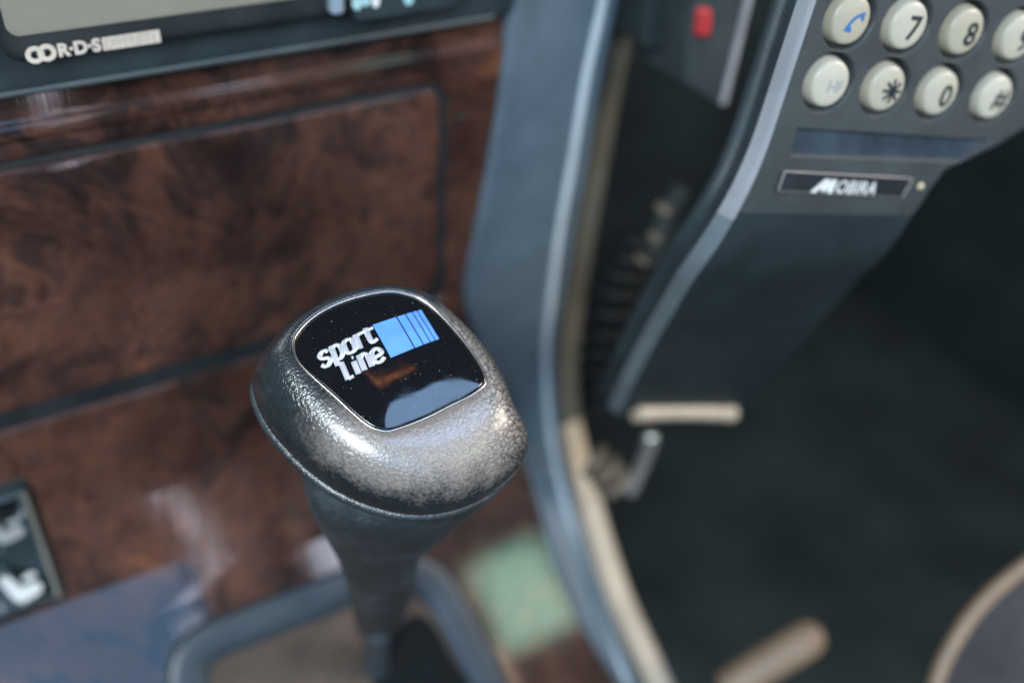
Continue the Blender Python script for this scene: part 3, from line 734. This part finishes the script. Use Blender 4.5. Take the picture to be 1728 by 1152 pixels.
# ------------------------------------------------------------------ car phone
pu, pv = (1530 - W0/2)/FPX, (90 - H0/2)/FPX
lam = 47.0
Rv = np.array([94 + pu*lam, 9 + pv*lam, lam])
c1 = (94 + pu*lam)*(-37) + (9 + pv*lam)*106; c2 = (94 + pu*lam)*pu + (9 + pv*lam)*pv + lam
mu = -c1 / c2; Dv = np.array([-37 + pu*mu, 106 + pv*mu, mu])
pR = nrm(M_CW @ Rv); pD = nrm(M_CW @ Dv); pN = nrm(np.cross(pD, pR))
if pN @ (CAM - at(1530, 90, 0.25)) < 0: pN = -pN
pO = at(1530, 90, 0.25)
flat = Swept(pO, pR, pD, pN, [(-0.06, 0), (0.2, 0)])
b_b = flat.hit(1400, 318)[1] - 0.06
ph = Swept(pO, pR, pD, pN, arc_profile(-0.06, b_b, 0.055, math.radians(33), 0.16, -1))
phone = thing('car_phone', ph.pt(-0.01, ph.hit(1150, 700)[1]), 'grey car phone handset with round cream number keys', 'phone')
Lf = ph.curve([(1388, -30), (1378, 0), (1345, 100), (1312, 200), (1290, 270), (1240, 365), (1180, 455), (1105, 580), (1062, 660), (1040, 712)])
Rf = ph.curve([(1840, 120), (1790, 185), (1728, 222), (1690, 246), (1600, 288), (1572, 325), (1540, 372), (1462, 465), (1352, 585), (1240, 708)])
PQ0 = ph.hit(1560, -60)[1] - 0.004; PQ1 = max(ph.hit(1150, 690)[1], ph.hit(1040, 700)[1])
Rtop = Rf.H[0]
Lsm = smooth_fn(Lf, PQ0, PQ1 + 0.002, 200, 16)
def Rfun(q): return Rf.H[:, 0].max() if q < Rf.H[np.argmax(Rf.H[:, 0]), 1] else Rf(q)
key_px = [(1432, 33), (1529, 42), (1625, 52), (1715, 62), (1397, 140), (1492, 148), (1583, 156), (1675, 163)]
keys = [ph.hit(x, y) for x, y in key_px]
KEY_R = 0.0060
win = np.array([ph.hit(x, y) for x, y in ((1346, 218), (1672, 238), (1622, 272), (1336, 262))])
npl = np.array([ph.hit(x, y) for x, y in ((1322, 288), (1538, 300), (1520, 331), (1311, 320))])
def in_poly(x, y, P):
    d = 1e9
    for i in range(len(P)):
        a, b_ = P[i], P[(i+1) % len(P)]; e = b_ - a; L = np.hypot(*e)
        d = min(d, ((x - a[0])*e[1] - (y - a[1])*e[0]) / L * (-1))
    return d
def face_h(a, q):
    h = 0.0
    for k in keys:
        r = math.hypot(a - k[0] - 0.0002, q - k[1])
        if r < 0.010: h -= 0.0040*(1 - float(sstep(r, KEY_R + 0.0010, KEY_R + 0.0016)))
    if q > win[:, 1].min() - 0.002 and q < win[:, 1].max() + .002:
        h -= 0.0012*float(sstep(in_poly(a, q, win), -0.0003, 0.0004))
    return h
q_f = max(npl[:, 1].max(), win[:, 1].max()) + 0.004
rowsq = list(np.arange(PQ0, q_f, 0.00028)) + list(np.linspace(q_f, PQ1, 70))
P = []; P2 = []
NC = 300
for q in rowsq:
    aL, aR = Lsm(q), Rfun(q)
    if aR < aL + 0.004: aR = aL + 0.004
    row = []
    for i in range(NC + 1):
        a = aL + (aR - aL)*i/NC; t_ = (aR - a)
        edge_ = -0.0012*math.exp(-max(t_, 0)/0.0009)
        row.append(ph.pt(a, q, (face_h(a, q) if q < q_f else 0.0) + edge_))
    row += [ph.pt(aR + 0.0006, q, -0.004), ph.pt(aR + 0.0002, q, -0.014), ph.pt(aR - 0.002, q, -0.028)]
    P.append(row)
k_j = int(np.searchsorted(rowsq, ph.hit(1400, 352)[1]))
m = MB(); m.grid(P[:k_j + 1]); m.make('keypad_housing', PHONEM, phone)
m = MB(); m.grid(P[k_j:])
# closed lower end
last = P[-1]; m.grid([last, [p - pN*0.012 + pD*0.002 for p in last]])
m.make('shaded_housing', plastic('lower_shell_shade', (0.017, 0.026, 0.030), 0.52, 1500, 0.35, 0.2, 0.35), phone)  # same shell below the bend, its shade put into a darker plastic
rowsq2 = np.linspace(PQ0, PQ1, 140); P = []; P3 = []; P4 = []
q_w = ph.hit(1240, 365)[1]
for q in rowsq2:
    aL = Lsm(q); w = 0.0026 + 0.0010*float(sstep(q, q_w - 0.035, q_w + 0.03))
    P.append([ph.pt(aL, q, 0.0), ph.pt(aL - 0.0005, q, -0.0001), ph.pt(aL - w*0.5, q, -0.0012), ph.pt(aL - w + 0.0004, q, -0.0030), ph.pt(aL - w, q, -0.0036)])
    P3.append([ph.pt(aL - w, q, -0.0036), ph.pt(aL - w - 0.0002, q, -0.0060), ph.pt(aL - w - 0.0001, q, -0.0074), ph.pt(aL - w - 0.0008, q, -0.0077), ph.pt(aL - w - 0.0020, q, -0.0086), ph.pt(aL - w - 0.0021, q, -0.0105), ph.pt(aL - w - 0.001, q, -0.0118), ph.pt(aL - w + 0.002, q, -0.0130), ph.pt(aL - w + 0.008, q, -0.0150)])
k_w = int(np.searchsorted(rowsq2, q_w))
m = MB(); m.grid(P[:k_w + 1]); m.make('edge_strip', PHONE_STRIP, phone)  # upper strip, the light on it painted as a paler colour
m = MB(); m.grid(P[k_w:]); m.make('edge_strip', plastic('lower_edge_shade', (0.125, 0.15, 0.165), 0.5, 1500, 0.4, 0.2), phone)  # same strip past the bend, shade put into the colour
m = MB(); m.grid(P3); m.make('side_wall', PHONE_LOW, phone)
# lip at the lower end, warm light painted in as a pale colour
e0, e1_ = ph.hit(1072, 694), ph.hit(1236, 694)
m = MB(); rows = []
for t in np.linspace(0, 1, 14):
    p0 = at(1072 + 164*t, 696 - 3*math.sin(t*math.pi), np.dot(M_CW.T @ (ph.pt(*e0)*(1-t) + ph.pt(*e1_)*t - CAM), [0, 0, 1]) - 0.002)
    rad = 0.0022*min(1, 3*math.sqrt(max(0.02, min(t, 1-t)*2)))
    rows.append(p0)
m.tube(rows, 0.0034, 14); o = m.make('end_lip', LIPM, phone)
# keys
def dome(r): return 0.0022 + 0.0011*(1 - (r/KEY_R)**2) if r < KEY_R*0.86 else 0.0022 + 0.0011*(1 - .86**2) - 0.0032*((r/KEY_R - .86)/.14)**2
for idx, (k, sy) in enumerate(zip(keys, ['call', '7', '8', '9', 'HF', '*', '0', '#'])):
    rows = []
    for r in (1.0, 0.99, 0.97, 0.94, 0.90, 0.86, 0.75, 0.6, 0.4, 0.2, 0.04):
        rows.append([ph.pt(k[0] + KEY_R*r*math.cos(t), k[1] + KEY_R*r*math.sin(t)*1.06, dome(KEY_R*r) - 0.0014) for t in np.linspace(0, 2*math.pi, 40, endpoint=False)])
    rows.insert(0, [ph.pt(k[0] + KEY_R*math.cos(t), k[1] + KEY_R*math.sin(t)*1.06, -0.0042) for t in np.linspace(0, 2*math.pi, 40, endpoint=False)])
    m = MB(); m.grid(rows, closed_v=True); m.fan(rows[-1], ph.pt(k[0], k[1], 0.0020)); key = m.make('key', KEYM, phone)
    def on_key(x, y, k=k): return ph.pt(k[0] + x, k[1] - y, dome(math.hypot(x, y)) - 0.0014 + 0.00012)
    if sy == 'call':
        sp = catmull([np.array(p) for p in ((-0.0020, -0.0024), (-0.0017, -0.0006), (-0.0006, 0.0009), (0.0008, 0.0017), (0.0023, 0.0018))], 5)
        m = MB(); rows = []
        for i, p in enumerate(sp):
            t = nrm(sp[min(i+1, len(sp)-1)] - sp[max(i-1, 0)]); n2 = np.array([-t[1], t[0]]); e = abs(i/(len(sp)-1) - .5)*2
            w = 0.00042 + 0.0006*float(sstep(e, 0.55, 0.75)); off = -0.0002*0 - 0.0004*float(sstep(e, 0.55, 0.75))
            rows.append([on_key(*(p + n2*(off + s_*w) + np.array([0.0008, -0.0002]))) for s_ in (-1, -.3, .3, 1)])
        m.grid(rows); m.make('handset_symbol', BLUEINK, key)
    else:
        v, f = text_mesh(sy, 1, 0.022); hgt = {'*': 0.0040, '#': 0.0050, 'HF': 0.0030}.get(sy, 0.0060)
        kk = hgt / np.ptp(v[:, 1]); ox, oy = (0.0013, -0.0004)
        if sy == '*':
            m = MB()
            for i in range(4):
                a = math.pi*i/4; d2 = np.array([math.cos(a), math.sin(a)]); n2 = np.array([-d2[1], d2[0]])
                m.grid([[on_key(*(d2*L + n2*s_*0.00042 + np.array([ox, oy]))) + pN*0.00003*i for s_ in (-1, 1)] for L in np.linspace(-0.0031, 0.0031, 7)])
            m.make('star_symbol', INK, key)
        elif sy == '#':
            m = MB(); k_ = 0
            for p0, p1 in (((-.0022, -.0027), (-.0006, .0027)), ((.0004, -.0027), (.0020, .0027)), ((-.0023, .0009), (.0025, .0009)), ((-.0025, -.0009), (.0023, -.0009))):
                p0, p1 = np.array(p0), np.array(p1); t = nrm(p1 - p0); n2 = np.array([-t[1], t[0]]); k_ += 1
                m.grid([[on_key(*(p0 + (p1 - p0)*L + n2*s_*0.00044 + np.array([ox, oy]))) + pN*0.00003*k_ for s_ in (-1, 1)] for L in np.linspace(0, 1, 7)])
            m.make('hash_symbol', INK, key)
        else:
            print_on('key_symbol', v, f, lambda x, y: on_key(x*kk + ox, y*kk + oy), FAINT if sy == 'HF' else INK, key)
# dark recessed label window, name plate, small lamp
wc = win.mean(0)
m = MB(); rows = [[ph.pt(*(wc + (p - wc)*s_), -0.00095) for p in catmull(win, 1, True)] for s_ in (0.99, 0.5)]
m.grid(rows, closed_v=True); m.fan(rows[-1], ph.pt(*wc, -0.00095)); m.make('label_window', plastic('grubby_window', (0.030, 0.042, 0.055), 0.3, 500, 0.3, 0.5), phone)
nc = npl.mean(0); per = []
for i in range(4):
    for t in np.linspace(0, 1, 12, endpoint=False): per.append(npl[i]*(1-t) + npl[(i+1) % 4]*t)
rows = [[ph.pt(*(nc + (p - nc)*s_), h) for p in per] for s_, h in ((1.0, 0.0), (0.995, 0.0006), (0.985, 0.0008), (0.95, 0.0008), (0.5, 0.0008), (0.1, 0.0008))]
m = MB(); m.grid(rows, closed_v=True); npo = m.make('name_plate', plastic('plate_black', (0.014, 0.018, 0.022), 0.4), phone)
m = MB(); m.tube([ph.pt(*p, 0.0006) for p in per], 0.00022, 8, closed=True); m.make('plate_rim', simple('rim_grey', (0.34, 0.31, 0.30), 0.4, 0.3), npo)
m0, m1 = ph.hit(1367, 310.5), ph.hit(1475, 316); tdir = nrm(m1 - m0); ndir = np.array([-tdir[1], tdir[0]]); LW = np.hypot(*(m1 - m0))
lh = 0.5*abs((ph.hit(1420, 301)[1] - ph.hit(1412, 324)[1]))
def on_plate(x, y): return ph.pt(*(m0 + tdir*x*LW - ndir*y*lh), 0.00094)       # x along the word 0..1, y -1..1
v, f = text_mesh('OBIRA', 1, 0.02, 0.14, 1.03); v = v/np.ptp(v, axis=0)
print_on('lettering', v, f, lambda x, y: on_plate(0.69 + x*0.62, y*2*0.95), WHITEINK, npo)
m = MB()
for bar_ in ([(0, -1), (.085, -1), (.245, 1), (.16, 1)], [(.16, 1), (.245, 1), (.225, -.75), (.145, -.75)], [(.145, -.75), (.225, -.75), (.35, 1), (.275, 1)], [(.275, 1), (.35, 1), (.335, -1), (.255, -1)]):
    m.add([on_plate(*p) + pN*0.00001*len(m.v) for p in bar_], [(0, 1, 2, 3)])
m.make('lettering', WHITEINK, npo, smooth=False)
lc = ph.hit(1553, 314); rows = []
for k in range(5):
    a = math.pi/2*k/4; rows.append([ph.pt(lc[0] + 0.0010*math.cos(a)*math.cos(t), lc[1] + 0.0010*math.cos(a)*math.sin(t), 0.0008*math.sin(a)) for t in np.linspace(0, 2*math.pi, 14, endpoint=False)])
m = MB(); m.grid(rows, closed_v=True); m.make('indicator_stud', simple('stud', (0.62, 0.52, 0.36), 0.3), phone)

# ------------------------------------------------------------------ cradle with red catch, behind the phone
def slab(poly, depth0, thick, name, mat, parent, bev=0.0015, tilt=(0, 0)):
    """a block whose front outline lies on a plane parallel to the fascia at the given distance"""
    n = nrm(EY + tilt[0]*EX + tilt[1]*EZ); o = at(1215, 60, depth0)
    fr = [plane_hit(x, y, o, n) for x, y in poly]; bk = [p + n*thick for p in fr]; k = len(fr)
    m = MB(); m.add(fr + bk, [tuple(range(k))[::-1], tuple(range(k, 2*k))] + [(i, (i+1) % k, k + (i+1) % k, k + i) for i in range(k)])
    ob = m.make(name, mat, parent, smooth=False); bevel(ob, bev); return ob
cradle = thing('phone_cradle', at(1200, 150, 0.36), 'dark grey phone cradle with a red release button beside the phone', 'cradle')
slab([(1178, -60), (1272, -60), (1224, 176), (1212, 182), (1158, 146), (1160, 80)], 0.335, 0.03, 'cradle_body', plastic('cradle_plastic', (0.040, 0.052, 0.058), 0.4), cradle, 0.002)
slab([(1098, -60), (1170, -60), (1160, 92), (1150, 98), (1088, 82)], 0.352, 0.03, 'mounting_block', plastic('block_plastic', (0.022, 0.032, 0.035), 0.5), cradle, 0.002)
slab([(1181, 14), (1208, 16), (1203, 68), (1176, 66)], 0.332, 0.006, 'release_button', RED, cradle, 0.0022)
m = MB(); m.tube([plane_hit(x, y, at(1215, 60, 0.335), EY) for x, y in ((1274, -60), (1262, 0), (1240, 90), (1219, 174))], 0.0015, 12); m.make('cradle_edge', plastic('edge_pale', (0.34, 0.34, 0.36), 0.4), cradle)

# ------------------------------------------------------------------ coiled cord
def helix(path, R, r, turns, nper=16):
    path = catmull(path, 12); n = int(turns*nper); out = []
    L = np.concatenate([[0], np.cumsum([np.linalg.norm(path[i+1] - path[i]) for i in range(len(path)-1)])]); A = np.array(path)
    for i in range(n + 1):
        s_ = L[-1]*i/n; c = np.array([np.interp(s_, L, A[:, k]) for k in range(3)]); c2 = np.array([np.interp(min(s_ + .002, L[-1]), L, A[:, k]) for k in range(3)]); c0 = np.array([np.interp(max(s_ - .002, 0), L, A[:, k]) for k in range(3)])
        t = nrm(c2 - c0); u = nrm(np.cross(t, EY)); w = np.cross(t, u); a = 2*math.pi*i/nper
        out.append(c + R*(math.cos(a)*u + math.sin(a)*w))
    m = MB(); m.tube(out, r, 8); return m
cord = helix([at(1085, 395, 0.40), at(1055, 450, 0.405), at(1025, 540, 0.41), at(1012, 620, 0.42), at(1020, 680, 0.43)], 0.0080, 0.0024, 10).make('coiled_cord', plastic('cord_black', (0.008, 0.009, 0.010), 0.6, 900, 0.2, 0.2, 0.3))
tag(cord, 'black coiled phone cord hanging beside the console edge', 'cord')
tail = helix([at(1000, 772, 0.415), at(1022, 796, 0.415), at(1040, 822, 0.42)], 0.0062, 0.0021, 3).make('cord_loops', plastic('warm_lit_cord', (0.13, 0.10, 0.07), 0.45))  # same cord lower down, tan light painted into its colour
tag(tail, 'short loops of cord with warm light put into their colour under the lower end of the phone', 'cord')
plug = thing('cord_plug', at(1120, 380, 0.395), 'small plug with bright metal pins beside the coiled cord', 'plug')
m = MB(); m.tube([at(1150, 320, 0.385), at(1128, 350, 0.39), at(1092, 440, 0.40)], [0.0035, 0.0042, 0.0042], 14); m.make('plug_body', plastic('plug_plastic', (0.035, 0.042, 0.045), 0.35), plug)
for (x, y, r) in ((1127, 360, 0.0017), (1113, 408, 0.0012), (1091, 446, 0.0010)):
    c = at(x, y, 0.384); m = MB(); m.tube([c, c + EY*0.002, c + EY*0.006], [r*.6, r, r], 14); m.make('pin', simple('pin_metal', (0.70, 0.58, 0.42), 0.3, 0.8), plug)
# bracket below the phone
stem = thing('support_stem', at(1065, 830, 0.42), 'thin metal support stem under the lower end of the phone', 'bracket')
m = MB(); m.tube([at(1100, 742, 0.41), at(1085, 780, 0.415), at(1062, 830, 0.42)], 0.0030, 12); m.make('stem', plastic('stem_grey', (0.14, 0.13, 0.125), 0.4), stem)
c = at(1098, 738, 0.405); m = MB(); rows = [[c + 0.0034*(math.cos(a)*(math.cos(t)*EX + math.sin(t)*EZ) - math.sin(a)*EY) for t in np.linspace(0, 2*math.pi, 14, endpoint=False)] for a in np.linspace(-1.5, 1.5, 9)]
m.grid(rows, closed_v=True); m.make('ball_end', simple('ball_metal', (0.55, 0.55, 0.50), 0.25, 0.7), stem)

# ------------------------------------------------------------------ things in the footwell
pts = [at(1222, 1165, 0.43), at(1250, 1146, 0.43), at(1300, 1114, 0.43), at(1350, 1084, 0.43), at(1368, 1073, 0.43), at(1380, 1066, 0.43), at(1386, 1062, 0.43)]
m = MB(); m.tube(pts, [0.0074, 0.0080, 0.0082, 0.0082, 0.0077, 0.0056, 0.002], 20)
tag(m.make('lever_handle', TAN), 'round-ended tan handle rising from the dark footwell', 'handle')
seat = thing('seat_corner', at(1740, 1180, 0.38), 'dark seat corner edged with tan piping at lower right of the footwell', 'seat')
arc = catmull([at(x, y, 0.36) for x, y in ((1900, 880), (1800, 915), (1728, 955), (1655, 1018), (1608, 1085), (1580, 1150), (1570, 1220), (1580, 1300))], 8)
m = MB(); m.tube(arc, 0.0030, 14); m.make('piping', TAN, seat)
cc = at(1840, 1240, 0.34); rows = []
for k in range(10):
    t = k/9; rows.append([p*(1-t) + cc*t - f_*0.02*math.sin(t*math.pi/2)*0.8 for p in arc])
m = MB(); m.grid(rows); m.make('cushion', plastic('seat_leather', (0.05, 0.045, 0.05), 0.45, 500, 0.4), seat)
